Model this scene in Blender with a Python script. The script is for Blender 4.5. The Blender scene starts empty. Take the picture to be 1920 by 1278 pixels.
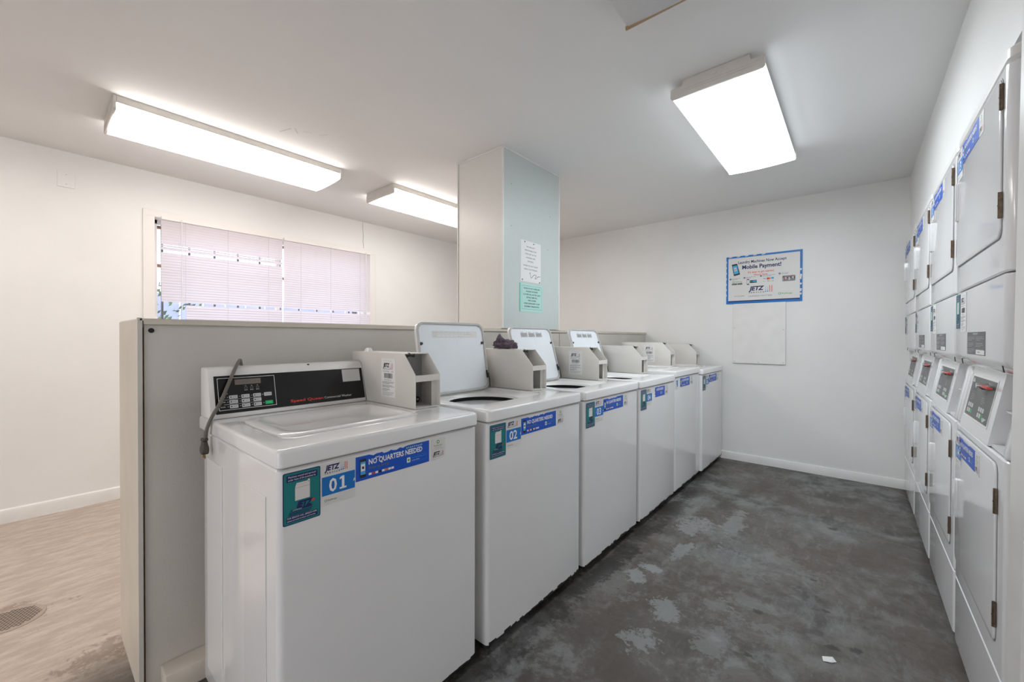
import bpy, bmesh, math, random
from mathutils import Vector, Matrix
random.seed(7)
C = bpy.context.scene.collection
S = bpy.context.scene
# ------------------------------------------------------------------ camera, world, exposure
cam_d = bpy.data.cameras.new('camera'); cam = bpy.data.objects.new('camera', cam_d); C.objects.link(cam); S.camera = cam
pan, tilt, roll = .7015, -.0080, .0022
F = Vector((-math.sin(pan)*math.cos(tilt), math.cos(pan)*math.cos(tilt), math.sin(tilt)))
r0 = Vector((math.cos(pan), math.sin(pan), 0)); u0 = r0.cross(F)
Rv = r0*math.cos(roll)+u0*math.sin(roll); Uv = -r0*math.sin(roll)+u0*math.cos(roll)
M = Matrix((Rv, Uv, -F)).transposed().to_4x4(); M.translation = (0, 0, 1.2)
cam.matrix_world = M
cam_d.sensor_width = 36; cam_d.lens = 36*762/1920; cam_d.clip_start = .02; cam_d.clip_end = 200
w = bpy.data.worlds.new('world'); S.world = w; w.use_nodes = True
nt = w.node_tree; bg = nt.nodes['Background']
sky = nt.nodes.new('ShaderNodeTexSky'); sky.sky_type = 'NISHITA'; sky.sun_disc = False
sky.sun_elevation = math.radians(42); sky.sun_rotation = math.radians(140); sky.air_density = 1.2; sky.dust_density = 2.5
mixw = nt.nodes.new('ShaderNodeMixRGB'); mixw.inputs[0].default_value = .55; mixw.inputs[2].default_value = (6.5, 6.7, 7.4, 1)
nt.links.new(sky.outputs[0], mixw.inputs[1]); nt.links.new(mixw.outputs[0], bg.inputs[0])
WORLD = .42; bg.inputs[1].default_value = WORLD
LEFT_LAMP = 8.2; RIGHT_LAMP = 14.0
S.view_settings.view_transform = 'Standard'; S.view_settings.look = 'None'; S.view_settings.gamma = 1
S.view_settings.use_curve_mapping = False; S.view_settings.exposure = .24

# ------------------------------------------------------------------ materials
def lin(c):
    return tuple(((v/255+.055)/1.055)**2.4 if v/255 > .04045 else v/255/12.92 for v in c)+(1,)
def mat(name, col, rough=.5, metal=0, spec=.5, emit=None, es=0, coat=0, bump=0, bscale=60, var=0, vscale=3, col2=None, bdist=.002, trans=0):
    m = bpy.data.materials.new(name); m.use_nodes = True; n = m.node_tree.nodes; l = m.node_tree.links
    b = n['Principled BSDF']; c = col if len(col) == 4 else lin(col)
    b.inputs['Base Color'].default_value = c; b.inputs['Roughness'].default_value = rough; b.inputs['Metallic'].default_value = metal
    b.inputs['Specular IOR Level'].default_value = spec; b.inputs['Coat Weight'].default_value = coat
    if emit:
        b.inputs['Emission Color'].default_value = emit; b.inputs['Emission Strength'].default_value = es
    if bump or var:
        tc = n.new('ShaderNodeTexCoord')
    if bump:
        t = n.new('ShaderNodeTexNoise'); t.inputs['Scale'].default_value = bscale; t.inputs['Detail'].default_value = 3
        bp = n.new('ShaderNodeBump'); bp.inputs['Strength'].default_value = bump; bp.inputs['Distance'].default_value = bdist
        l.new(tc.outputs['Object'], t.inputs['Vector']); l.new(t.outputs[0], bp.inputs['Height']); l.new(bp.outputs[0], b.inputs['Normal'])
    if var:
        t = n.new('ShaderNodeTexNoise'); t.inputs['Scale'].default_value = vscale; t.inputs['Detail'].default_value = 5
        rp = n.new('ShaderNodeValToRGB'); rp.color_ramp.elements[0].position = .35; rp.color_ramp.elements[1].position = .65
        rp.color_ramp.elements[0].color = lin(col2) if col2 else tuple(x*(1-var) for x in c[:3])+(1,)
        rp.color_ramp.elements[1].color = c
        l.new(tc.outputs['Object'], t.inputs['Vector']); l.new(t.outputs[0], rp.inputs[0]); l.new(rp.outputs[0], b.inputs['Base Color'])
    return m
m_wall = mat('wall_paint', (238, 237, 235), .42, bump=.12, bscale=9, bdist=.01, var=.035, vscale=2.2)
m_ceil = mat('ceiling_paint', (240, 239, 238), .7, bump=.08, bscale=7, bdist=.01, var=.02, vscale=1.5)
m_trim = mat('gloss_trim_paint', (236, 234, 231), .3, var=.05, vscale=9)
m_frp = mat('pebbled_panel', (226, 224, 219), .3, bump=.5, bscale=170, bdist=.0012, var=.02, vscale=40)
m_part = mat('pebbled_grey_panel', (205, 200, 192), .28, bump=.55, bscale=140, bdist=.0014, var=.05, vscale=3)
m_colr = mat('column_pale_panel', (203, 211, 208), .33, bump=.1, bscale=120, bdist=.0006, var=.02, vscale=20)
m_enda = mat('aged_board', (213, 204, 190), .5, var=.09, vscale=5)
m_wood = mat('raw_wood', (150, 105, 66), .7, var=.4, vscale=30)
m_white = mat('white_enamel', (236, 235, 234), .11, spec=.5, coat=.35, var=.015, vscale=4)
m_white2 = mat('white_enamel_satin', (233, 231, 228), .34, var=.02, vscale=5)
m_dry = mat('dryer_enamel', (235, 235, 236), .12, spec=.55, coat=.4, var=.012, vscale=3)
m_lidin = mat('lid_inner_enamel', (232, 236, 240), .3, var=.04, vscale=6)
m_lidrim = mat('lid_rim', (190, 189, 186), .35)
m_box = mat('coin_box_enamel_recess_shade', (218, 214, 208), .38, var=.02, vscale=9)
m_boxin = mat('coin_box_inside', (150, 151, 152), .5)
m_dark = mat('dark_void', (16, 16, 17), .6)
m_tub = mat('tub_plastic', (150, 150, 150), .35)
m_black = mat('black_panel', (14, 13, 14), .22, spec=.4)
m_steel = mat('steel', (170, 168, 165), .3, metal=1)
m_dkst = mat('dark_steel', (70, 68, 66), .4, metal=.8)
m_bronze = mat('bronze_hinge', (120, 104, 88), .4, metal=.7, var=.4, vscale=120)
m_chrome = mat('chrome', (220, 220, 222), .08, metal=1)
m_red = mat('red_print', (222, 54, 36), .45); m_redp = mat('red_plastic', (196, 66, 62), .35)
m_blue = mat('sticker_blue', (0, 114, 196), .42, var=.05, vscale=30); m_blue2 = mat('sticker_royal_blue', (6, 82, 196), .4)
m_teal = mat('sticker_teal', (0, 122, 124), .42); m_navy = mat('sticker_navy', (22, 26, 92), .45)
m_pap = mat('paper_white', (232, 231, 230), .6); m_stw = mat('sticker_white', (224, 222, 219), .4)
m_ink = mat('ink', (38, 36, 40), .6); m_grey = mat('grey_print', (132, 132, 134), .6); m_lgrey = mat('light_grey_print', (182, 181, 181), .6)
m_wht = mat('white_print', (238, 238, 238), .5); m_green = mat('green_print', (70, 168, 78), .5); m_gbtn = mat('green_button', (0, 190, 104), .4)
m_cyan = mat('cyan_print', (70, 170, 220), .5); m_orange = mat('orange_print', (226, 130, 40), .5); m_olive = mat('olive_print', (120, 130, 60), .5)
m_btn = mat('button_grey', (205, 205, 203), .4); m_disp = mat('dead_display', (118, 106, 96), .3); m_dgrey = mat('dryer_panel_grey', (86, 87, 86), .35)
m_label = mat('dark_label', (98, 98, 98), .45); m_greenp = mat('mint_paper', (184, 224, 216), .6); m_dgreen = mat('green_tape_edge', (110, 190, 165), .6)
m_cord = mat('cord_grey', (104, 98, 90), .5); m_plug = mat('plug_grey', (72, 66, 58), .5); m_brass = mat('brass', (150, 120, 70), .35, metal=1)
m_cloth = mat('purple_grey_cloth', (108, 92, 104), .95, var=.5, vscale=60, bump=.8, bscale=220)
m_frame = mat('window_frame_paint', (236, 232, 229), .4)
m_fix = mat('fixture_white_metal', (222, 217, 210), .4, var=.05, vscale=20)
m_conc_out = mat('outdoor_concrete', (222, 219, 214), .8, var=.1); m_leaf = mat('leaves', (74, 108, 66), .7, var=.5, vscale=14)
m_stuc = mat('neighbour_stucco', (214, 206, 200), .8, var=.06); m_slate = mat('blue_grey_siding', (150, 158, 186), .7, var=.15)
m_bar = mat('bar_paint', (84, 84, 92), .5)
m_off = mat('unlit_prismatic_lens', (214, 214, 215), .3, bump=.8, bscale=260, bdist=.003); m_agedlens = mat('aged_lens_edge', (176, 148, 112), .5)
m_fill = mat('ceiling_filler', (222, 219, 216), .8)
m_drain = mat('drain_metal', (176, 158, 144), .5, metal=.2)
m_plast = mat('clear_white_plastic', (228, 228, 228), .2)

def lampmat(name, col, s):
    m = bpy.data.materials.new(name); m.use_nodes = True; n = m.node_tree.nodes; l = m.node_tree.links
    b = n['Principled BSDF']; b.inputs['Base Color'].default_value = (.8, .8, .8, 1); b.inputs['Roughness'].default_value = .3
    b.inputs['Emission Color'].default_value = col; b.inputs['Emission Strength'].default_value = s
    return m
m_lampL = lampmat('lit_lens_warm', (1, .925, .865, 1), LEFT_LAMP)
m_lampR = lampmat('lit_lens_cool', (.88, .95, 1, 1), RIGHT_LAMP)
m_sideL = lampmat('lit_lens_side_warm', (1, .945, .90, 1), 11.0)
m_lampM = lampmat('lit_lens_neutral', (1, .975, .945, 1), LEFT_LAMP); m_sideR = lampmat('lit_lens_side_cool', (.86, .945, 1, 1), 2.4)

def slat_mat():
    m = bpy.data.materials.new('blind_slat'); m.use_nodes = True; n = m.node_tree.nodes; l = m.node_tree.links
    b = n['Principled BSDF']; b.inputs['Base Color'].default_value = lin((240, 232, 232)); b.inputs['Roughness'].default_value = .4
    t = n.new('ShaderNodeBsdfTranslucent'); t.inputs[0].default_value = lin((244, 236, 240))
    x = n.new('ShaderNodeMixShader'); x.inputs[0].default_value = .45
    l.new(b.outputs[0], x.inputs[1]); l.new(t.outputs[0], x.inputs[2]); l.new(x.outputs[0], n['Material Output'].inputs[0]); return m
m_slat = slat_mat()
def glass_mat():
    m = bpy.data.materials.new('window_glass'); m.use_nodes = True; n = m.node_tree.nodes; l = m.node_tree.links
    t = n.new('ShaderNodeBsdfTransparent'); g = n.new('ShaderNodeBsdfGlossy'); g.inputs['Roughness'].default_value = .02
    x = n.new('ShaderNodeMixShader'); x.inputs[0].default_value = .06
    l.new(t.outputs[0], x.inputs[1]); l.new(g.outputs[0], x.inputs[2]); l.new(x.outputs[0], n['Material Output'].inputs[0]); return m
m_glass = glass_mat()

def floor_mat():
    m = bpy.data.materials.new('worn_painted_concrete'); m.use_nodes = True; n = m.node_tree.nodes; l = m.node_tree.links
    b = n['Principled BSDF']; tc = n.new('ShaderNodeTexCoord'); P = tc.outputs['Object']
    def noise(scale, detail=6, rough=.6, dist=0, vec=None):
        t = n.new('ShaderNodeTexNoise'); t.inputs['Scale'].default_value = scale; t.inputs['Detail'].default_value = detail
        t.inputs['Roughness'].default_value = rough; t.inputs['Distortion'].default_value = dist
        l.new(vec or P, t.inputs['Vector']); return t.outputs[0]
    def mth(op, a, bb=None, c=None):
        x = n.new('ShaderNodeMath'); x.operation = op
        for i, v in enumerate((a, bb, c)):
            if v is None: continue
            if isinstance(v, (int, float)): x.inputs[i].default_value = v
            else: l.new(v, x.inputs[i])
        return x.outputs[0]
    def ss(v, a, c):
        x = n.new('ShaderNodeMapRange'); x.interpolation_type = 'SMOOTHSTEP'; x.inputs[1].default_value = a; x.inputs[2].default_value = c
        l.new(v, x.inputs[0]); return x.outputs[0]
    def mix(fac, a, c):
        x = n.new('ShaderNodeMixRGB')
        if isinstance(fac, float): x.inputs[0].default_value = fac
        else: l.new(fac, x.inputs[0])
        for i, v in ((1, a), (2, c)):
            if isinstance(v, tuple): x.inputs[i].default_value = v
            else: l.new(v, x.inputs[i])
        return x.outputs[0]
    def stretch(sx, sy, rot=0):
        mp = n.new('ShaderNodeMapping'); mp.inputs['Scale'].default_value = (sx, sy, 1); mp.inputs['Rotation'].default_value = (0, 0, rot)
        l.new(P, mp.inputs[0]); return mp.outputs[0]
    big = noise(1.3, 8, .62); mid = noise(5, 8, .7, .3); fine = noise(38, 6, .75); streak = noise(9, 8, .7, 0, stretch(2.4, .7, .9))
    base = mix(ss(mid, .38, .62), lin((72, 69, 66)), lin((122, 122, 119)))
    base = mix(ss(big, .40, .60), base, mix(ss(fine, .3, .7), lin((84, 76, 70)), lin((104, 98, 92))))
    base = mix(mth('MULTIPLY', ss(streak, .50, .62), .4), base, lin((128, 130, 130)))
    base = mix(mth('MULTIPLY', ss(fine, .52, .72), .35), base, lin((66, 64, 62)))
    base = mix(mth('MULTIPLY', ss(noise(2.6, 9, .72, .6), .50, .58), .55), base, lin((78, 68, 60)))
    # pale worn patches, each one placed; (x, y, rx, ry, strength)
    pat = noise(34, 12, .8, .3)
    def blob(x, y, rx, ry, k=1.0):
        mp = n.new('ShaderNodeMapping'); mp.inputs['Location'].default_value = (-x/rx, -y/ry, 0); mp.inputs['Scale'].default_value = (1/rx, 1/ry, 0)
        l.new(P, mp.inputs[0]); g = n.new('ShaderNodeVectorMath'); g.operation = 'LENGTH'; l.new(mp.outputs[0], g.inputs[0])
        v = mth('ADD', g.outputs['Value'], mth('ADD', mth('MULTIPLY', mth('SUBTRACT', pat, .5), 4.4), mth('MULTIPLY', mth('SUBTRACT', mid, .5), 5.0)))
        return mth('MULTIPLY', ss(v, 1.0, .72), k)
    base = mix(blob(-.66, 1.60, .42, .5, .5), base, lin((74, 64, 56)))
    for (x, y, rx, ry, k) in ((-.62, 1.79, .055, .075, .6), (-.64, 1.56, .055, .09, .6), (-.47, 1.98, .05, .05, .35), (-.42, 1.74, .05, .09, .4), (-.76, 2.72, .10, .13, .6),
                              (-.83, 1.97, .05, .05, .7), (-.80, 2.08, .05, .04, .75), (-.60, 2.95, .05, .26, .5), (-.9, 1.80, .09, .16, .3), (-.30, 1.95, .11, .07, .32),
                              (-.33, 2.10, .13, .05, .32), (-.52, 2.40, .22, .12, .28), (-.32, 2.62, .22, .10, .26), (-.74, 2.35, .04, .14, .5), (-.88, 3.0, .06, .3, .35), (-.2, 3.2, .3, .12, .22)):
        base = mix(blob(x, y, rx, ry, k), base, lin((150, 153, 152)))
    for (x, y, r) in ((-.318, 2.048, .03), (-.101, 3.248, .035), (.005, 2.04, .022), (-.061, 2.001, .018), (-.15, 2.5, .02), (-.09, 2.25, .018), (-.3, 1.75, .015)):
        base = mix(mth('MULTIPLY', blob(x, y, r, r*.7, 1.0), .8), base, lin((48, 46, 46)))
    # the washing side (beyond the partition) is paler buff concrete
    sx = n.new('ShaderNodeSeparateXYZ'); l.new(P, sx.inputs[0])
    buff = mix(ss(streak, .40, .62), lin((176, 160, 146)), lin((196, 182, 168)))
    buff = mix(mth('MULTIPLY', ss(fine, .55, .75), .35), buff, lin((136, 116, 102)))
    buff = mix(mth('MULTIPLY', ss(big, .56, .70), .5), buff, lin((160, 134, 120)))
    k = ss(mth('ADD', sx.outputs[0], mth('MULTIPLY', mid, .25)), -1.80, -2.08)
    col = mix(k, base, buff)
    d = blob(-2.16, .16, .10, .10, .5); col = mix(d, col, lin((112, 96, 84)))
    d = blob(-2.73, -.04, .115, .115, .5); col = mix(d, col, lin((120, 98, 84)))
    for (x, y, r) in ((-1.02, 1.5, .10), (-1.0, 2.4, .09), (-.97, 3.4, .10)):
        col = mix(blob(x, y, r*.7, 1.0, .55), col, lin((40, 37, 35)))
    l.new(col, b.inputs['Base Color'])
    rr = n.new('ShaderNodeMapRange'); l.new(mid, rr.inputs[0]); rr.inputs[3].default_value = .62; rr.inputs[4].default_value = .36; l.new(rr.outputs[0], b.inputs['Roughness'])
    bp = n.new('ShaderNodeBump'); bp.inputs['Strength'].default_value = .45; bp.inputs['Distance'].default_value = .004
    l.new(mth('ADD', fine, mth('MULTIPLY', mid, 1.5)), bp.inputs['Height']); l.new(bp.outputs[0], b.inputs['Normal'])
    return m
m_floor = floor_mat()

# ------------------------------------------------------------------ geometry helpers
def tag(o, label=None, cat=None, group=None, kind=None):
    if label: o['label'] = label
    if cat: o['category'] = cat
    if group: o['group'] = group
    if kind: o['kind'] = kind
    return o
def thing(name, label, cat, loc=(0, 0, 0), rz=0, group=None):
    o = bpy.data.objects.new(name, None); C.objects.link(o); o.location = loc; o.rotation_euler = (0, 0, rz); o.empty_display_size = .05
    return tag(o, label, cat, group)
class MB:
    def __init__(s): s.bm = bmesh.new(); s.mats = []
    def mi(s, m):
        if m not in s.mats: s.mats.append(m)
        return s.mats.index(m)
    def box(s, a, b, m, bev=0, seg=2):
        x0, y0, z0 = (min(a[i], b[i]) for i in range(3)); x1, y1, z1 = (max(a[i], b[i]) for i in range(3))
        vs = [s.bm.verts.new((x, y, z)) for z in (z0, z1) for (x, y) in ((x0, y0), (x1, y0), (x1, y1), (x0, y1))]
        fs = [s.bm.faces.new([vs[i] for i in q]) for q in ((3, 2, 1, 0), (4, 5, 6, 7), (0, 1, 5, 4), (1, 2, 6, 5), (2, 3, 7, 6), (3, 0, 4, 7))]
        k = s.mi(m)
        for f in fs: f.material_index = k
        if bev:
            es = list({e for f in fs for e in f.edges})
            r = bmesh.ops.bevel(s.bm, geom=es, offset=bev, segments=seg, profile=.5, affect='EDGES', clamp_overlap=True)
            for f in r['faces']: f.material_index = k
        return s
    def prism(s, pts, axis, a, b, m, bev=0):
        """pts: 2D polygon in the two other axes (cyclic order x,y,z without axis)"""
        def mk(p, t):
            return {'y': (p[0], t, p[1]), 'x': (t, p[0], p[1]), 'z': (p[0], p[1], t)}[axis]
        lo = [s.bm.verts.new(mk(p, a)) for p in pts]; hi = [s.bm.verts.new(mk(p, b)) for p in pts]
        n = len(pts); fs = [s.bm.faces.new(lo), s.bm.faces.new(hi[::-1])]
        for i in range(n): fs.append(s.bm.faces.new([lo[(i+1) % n], lo[i], hi[i], hi[(i+1) % n]]))
        bmesh.ops.recalc_face_normals(s.bm, faces=fs)
        k = s.mi(m)
        for f in fs: f.material_index = k
        if bev:
            es = list({e for f in fs for e in f.edges})
            r = bmesh.ops.bevel(s.bm, geom=es, offset=bev, segments=2, profile=.5, affect='EDGES', clamp_overlap=True)
            for f in r['faces']: f.material_index = k
        return s
    def loft(s, loops, mats, cap0=True, cap1=True):
        """loops: list of point lists, mats: material per band (or single)"""
        L = [[s.bm.verts.new(p) for p in lp] for lp in loops]; n = len(L[0]); fs = []
        ms = mats if isinstance(mats, list) else [mats]*(len(L)-1)
        for i in range(len(L)-1):
            for j in range(n):
                f = s.bm.faces.new([L[i][j], L[i][(j+1) % n], L[i+1][(j+1) % n], L[i+1][j]]); f.material_index = s.mi(ms[i]); fs.append(f)
        if cap0: f = s.bm.faces.new(L[0][::-1]); f.material_index = s.mi(ms[0]); fs.append(f)
        if cap1: f = s.bm.faces.new(L[-1]); f.material_index = s.mi(ms[-1]); fs.append(f)
        bmesh.ops.recalc_face_normals(s.bm, faces=fs)
        return s
    def cyl(s, p0, p1, r0, r1, m, n=20):
        p0, p1 = Vector(p0), Vector(p1); d = (p1-p0).normalized(); a = d.orthogonal().normalized(); b = d.cross(a)
        return s.loft([[p+(a*math.cos(t)+b*math.sin(t))*r for t in (2*math.pi*i/n for i in range(n))] for p, r in ((p0, r0), (p1, r1))], m)
    def tube(s, pts, r, m, n=8, flat=1):
        pts = [Vector(p) for p in pts]; loops = []; up = Vector((0, 1, 0))
        for i, p in enumerate(pts):
            d = (pts[min(i+1, len(pts)-1)]-pts[max(i-1, 0)]).normalized()
            a = (up-d*up.dot(d)).normalized(); b = d.cross(a)
            loops.append([p+a*math.cos(t)*r*flat+b*math.sin(t)*r for t in (2*math.pi*k/n for k in range(n))])
        return s.loft(loops, m)
    def poly(s, pts, m):
        f = s.bm.faces.new([s.bm.verts.new(p) for p in pts]); f.material_index = s.mi(m); return s
    def mesh(s, name, smooth=30):
        me = bpy.data.meshes.new(name); s.bm.to_mesh(me); s.bm.free()
        for m in s.mats: me.materials.append(m)
        if smooth:
            me.polygons.foreach_set('use_smooth', [True]*len(me.polygons)); me.set_sharp_from_angle(angle=math.radians(smooth))
        return me
    def build(s, name, parent=None, smooth=30):
        return link(name, s.mesh(name, smooth), parent)
def link(name, me, parent=None):
    o = bpy.data.objects.new(name, me); C.objects.link(o)
    if parent: o.parent = parent
    return o
def rr(cx, cy, hx, hy, r, z, n=5):
    out = []
    for (sx, sy, a0) in ((1, 1, 0), (-1, 1, 90), (-1, -1, 180), (1, -1, 270)):
        for i in range(n+1):
            a = math.radians(a0+90*i/n); out.append((cx+sx*(hx-r)+r*math.cos(a), cy+sy*(hy-r)+r*math.sin(a), z))
    return out
def orient(o, org, xa, za):
    xa = Vector(xa).normalized(); za = Vector(za).normalized(); ya = za.cross(xa)
    m = Matrix((xa, ya, za)).transposed().to_4x4(); m.translation = org; o.matrix_basis = m; return o

# ------------------------------------------------------------------ flat printed graphics (x right, y up, z out of the sheet)
_txt = {}
def text_geo(body, bold=0, font_shear=0):
    key = (body, bold, font_shear)
    if key in _txt: return _txt[key]
    cu = bpy.data.curves.new('t', 'FONT'); cu.body = body; cu.offset = bold; cu.shear = font_shear; cu.resolution_u = 2
    ob = bpy.data.objects.new('t', cu); C.objects.link(ob); bpy.context.view_layer.update()
    ev = ob.evaluated_get(bpy.context.evaluated_depsgraph_get()); me = ev.to_mesh()
    vs = [v.co.copy() for v in me.vertices]; fs = [tuple(p.vertices) for p in me.polygons]; ev.to_mesh_clear()
    bpy.data.objects.remove(ob); bpy.data.curves.remove(cu)
    _txt[key] = (vs, fs); return _txt[key]
class Print:
    def __init__(s, wd, ht, m, thick=.0006, corner=0):
        s.mb = MB(); s.t = thick; s.w = wd; s.h = ht
        if m:
            if corner: s.mb.prism([p[:2] for p in rr(wd/2, -ht/2, wd/2, ht/2, corner, 0, 3)], 'z', 0, thick, m)
            else: s.mb.box((0, -ht, 0), (wd, 0, thick), m)
    def z(s, l): return s.t+.0002*l
    def rect(s, x, y, wd, ht, m, l=1):
        z = s.z(l); s.mb.poly([(x, -y-ht, z), (x+wd, -y-ht, z), (x+wd, -y, z), (x, -y, z)], m); return s
    def poly(s, pts, m, l=1):
        z = s.z(l); s.mb.poly([(x, -y, z) for x, y in pts], m); return s
    def rrect(s, x, y, wd, ht, r, m, l=1):
        return s.poly([(p[0], p[1]) for p in rr(x+wd/2, y+ht/2, wd/2, ht/2, r, 0, 3)][::-1], m, l)
    def disc(s, x, y, r, m, l=1, n=14):
        return s.poly([(x+r*math.cos(2*math.pi*i/n), y-r*math.sin(2*math.pi*i/n)) for i in range(n)], m, l)
    def frame(s, x, y, wd, ht, t, m, l=1):
        s.rect(x, y, wd, t, m, l); s.rect(x, y+ht-t, wd, t, m, l); s.rect(x, y+t, t, ht-2*t, m, l); s.rect(x+wd-t, y+t, t, ht-2*t, m, l); return s
    def text(s, body, x, y, wd, cap, m, l=2, bold=0, shear=0, center=False):
        """baseline at y (down), width wd (None: natural), capital height cap"""
        vs, fs = text_geo(body, bold, shear)
        if not vs: return s
        x0 = min(v.x for v in vs); x1 = max(v.x for v in vs); sy = cap/.70; sx = wd/(x1-x0) if wd else sy
        if center: x -= (x1-x0)*sx/2
        z = s.z(l); k = s.mb.mi(m); nv = [s.mb.bm.verts.new((x+(v.x-x0)*sx, -y+v.y*sy, z)) for v in vs]
        for f in fs:
            try: s.mb.bm.faces.new([nv[i] for i in f]).material_index = k
            except ValueError: pass
        return s
    def lines(s, x, y, wd, n, pitch, t, m, l=1, seed=1):
        rnd = random.Random(seed)
        for i in range(n):
            xx = x; end = x+wd*(rnd.uniform(.8, 1) if i < n-1 else .6)
            while xx < end:
                q = min(rnd.uniform(.06, .16)*wd, end-xx); s.rect(xx, y+i*pitch, q*.86, t, m, l); xx += q
        return s
    def mesh(s, name): return s.mb.mesh(name, 0)
def jetz(p, x, y, wd, ht, ink=m_navy, service=True):
    """logo: slanted word, dots and waves; x,y top-left; ht overall"""
    cap = ht*.55; p.text('JETZ', x, y+cap, wd*.66, cap, ink, 2, .045, .22)
    if service: p.text('S E R V I C E', x, y+ht*.92, wd*.66, ht*.17, ink, 2, .02)
    for i in range(2):
        for j in range(4):
            p.disc(x+wd*(.72+.085*i), y+ht*(.12+.22*j), ht*(.03+.016*j), m_cyan if j < 3 else m_blue, 2, 8)
    for i in range(2):
        xs = x+wd*(.875+.085*i); t = wd*.028
        for j in range(8):
            a = (-1)**j*wd*.018
            p.poly([(xs+a, y+ht*.11*j), (xs+a+t, y+ht*.11*j), (xs-a+t, y+ht*.11*(j+1)), (xs-a, y+ht*.11*(j+1))], m_red, 2)
def payrange(p, x, y, wd, cap, icon=True, ink=m_green):
    if icon: p.disc(x+cap*.7, y-cap*.5, cap*.8, m_green, 2); p.disc(x+cap*.7, y-cap*.5, cap*.45, m_wht, 3); x += cap*2; wd -= cap*2
    p.text('PayRange', x, y, wd, cap, ink, 2, .01)

def make_teal():
    p = Print(.090, .128, m_navy, corner=.004)
    p.rrect(.002, .002, .086, .124, .003, m_teal, 1)
    p.rect(.008, .007, .074, .016, m_navy, 2)
    p.text('Machines owned and serviced', .012, .0135, .066, .0045, m_wht, 3)
    p.text('under lease of the premises by', .012, .0205, .066, .0045, m_wht, 3)
    p.poly([(.029, .036), (.0315, .029), (.0575, .029), (.0595, .025), (.0635, .026), (.0635, .038), (.0635, .072), (.028, .072), (.028, .04)], m_stw, 2)
    p.rect(.028, .0405, .0355, .0006, m_redp, 3); p.rect(.032, .033, .024, .0004, m_redp, 3); p.disc(.0605, .031, .0012, m_ink, 3)
    p.text('JETZ', .028, .091, .044, .015, m_navy, 3, .06, .35)
    p.disc(.0715, .0805, .0042, m_redp, 4); p.poly([(.02, .092), (.072, .092), (.067, .096), (.016, .096)], m_navy, 3)
    p.text('COMPANY', .022, .0955, .022, .003, m_wht, 5)
    for i in range(3): p.rect(.014-i*.0005, .098+i*.0032, .055-i*.002, .0018, m_navy, 3)
    p.rect(.008, .108, .074, .014, m_navy, 2)
    p.text('FOR SERVICE CALL (800)527-4938', .010, .1135, .070, .0042, m_wht, 3)
    p.text('please provide location and number', .010, .1195, .068, .0036, m_wht, 3)
    return p.mesh('service_sticker')
def make_number(num):
    p = Print(.092, .109, m_stw)
    jetz(p, .008, .006, .062, .024)
    p.rect(.0008, .035, .0905, .049, m_blue, 1)
    if num[1] == '1':
        p.text(num[0], .030, .0765, .021 if num[0] == '0' else .010, .034, m_wht, 2, .02, center=True)
        p.poly([(.054, .0425), (.061, .0425), (.061, .072), (.067, .072), (.067, .0765), (.048, .0765), (.048, .072), (.054, .072), (.054, .049), (.048, .051), (.048, .046)], m_wht, 2)
    else: p.text(num, .043, .0765, .048, .034, m_wht, 2, .02, center=True)
    p.poly([(.088, .058), (.0922, .055), (.0922, .062), (.086, .066)], m_stw, 2)
    payrange(p, .008, .099, .032, .004, ink=m_olive)
    return p.mesh('number_sticker')
def make_banner(torn=0):
    wd, ht = .260, .068
    p = Print(wd, ht, None)
    t = .0006; k = random.Random(torn+3); top = []
    x = 0 if torn != 4 else .062
    left = x
    while x < wd:
        top.append((x, -(0 if (x < .05 or x > .17) and torn != 4 else k.uniform(0, .006)))); x += k.uniform(.005, .014)
    top.append((wd, 0)); pts = top+[(wd, -ht), (left, -ht)]
    if torn == 4: pts += [(left+.008, -.055), (left-.004, -.045), (left+.006, -.034), (left-.006, -.022), (left+.004, -.012)]
    p.mb.prism(pts, 'z', 0, t, m_blue2)
    if torn == 4:
        p.text('ARTERS NEEDED', .085, .026, .145, .0145, m_wht, 2, .03)
    else:
        p.rrect(.012, .008, .020, .052, .003, m_ink, 1); p.rect(.014, .016, .016, .036, m_cyan, 2); p.rect(.0155, .022, .013, .02, m_wht, 3); p.rect(.019, .029, .006, .007, m_ink, 4)
        p.text('NO QUARTERS NEEDED', .040, .028, .192, .0150, m_wht, 2, .03)
        p.text('Swipe up to pay', .040, .041, .068, .0072, m_olive, 2, .01)
        for i, cc in enumerate((m_wht, m_redp, m_wht, m_ink, m_wht, m_orange, m_wht, m_wht)): p.rect(.040+i*.0108, .052, .0092, .0065, cc, 2)
    p.frame(.172, .036, .076, .019, .0004, m_cyan, 2); p.rrect(.172, .038, .013, .015, .002, m_wht, 3); p.disc(.1785, .0455, .004, m_green, 4)
    p.text('Download PayRange.com', .190, .044, .052, .0042, m_cyan, 3); p.text('on your phone', .190, .051, .03, .0038, m_wht, 3)
    if torn == 1:
        for i in range(26): p.poly([(.168+i*.0024, .004+k.uniform(0, .003)), (.170+i*.0024, .004), (.1705+i*.0024, .010+k.uniform(-.003, .002)), (.1685+i*.0024, .010)], (m_teal, m_stw, m_cyan)[i % 3], 3)
        for i in range(5): p.poly([(.062+i*.003, .011), (.064+i*.003, .009), (.065+i*.003, .013), (.063+i*.003, .014)], m_stw, 3)
    return p.mesh('payment_banner_sticker')
def make_pay():
    p = Print(.058, .068, m_stw)
    p.disc(.027, .012, .006, m_green, 1); p.disc(.027, .012, .003, m_wht, 2); p.text('PayRange', .010, .026, .034, .005, m_olive, 1); p.text('Accepted here', .014, .032, .026, .003, m_grey, 1)
    p.rect(.004, .036, .05, .0004, m_grey, 1); jetz(p, .006, .044, .044, .018, m_ink)
    return p.mesh('payment_sticker')
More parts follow.
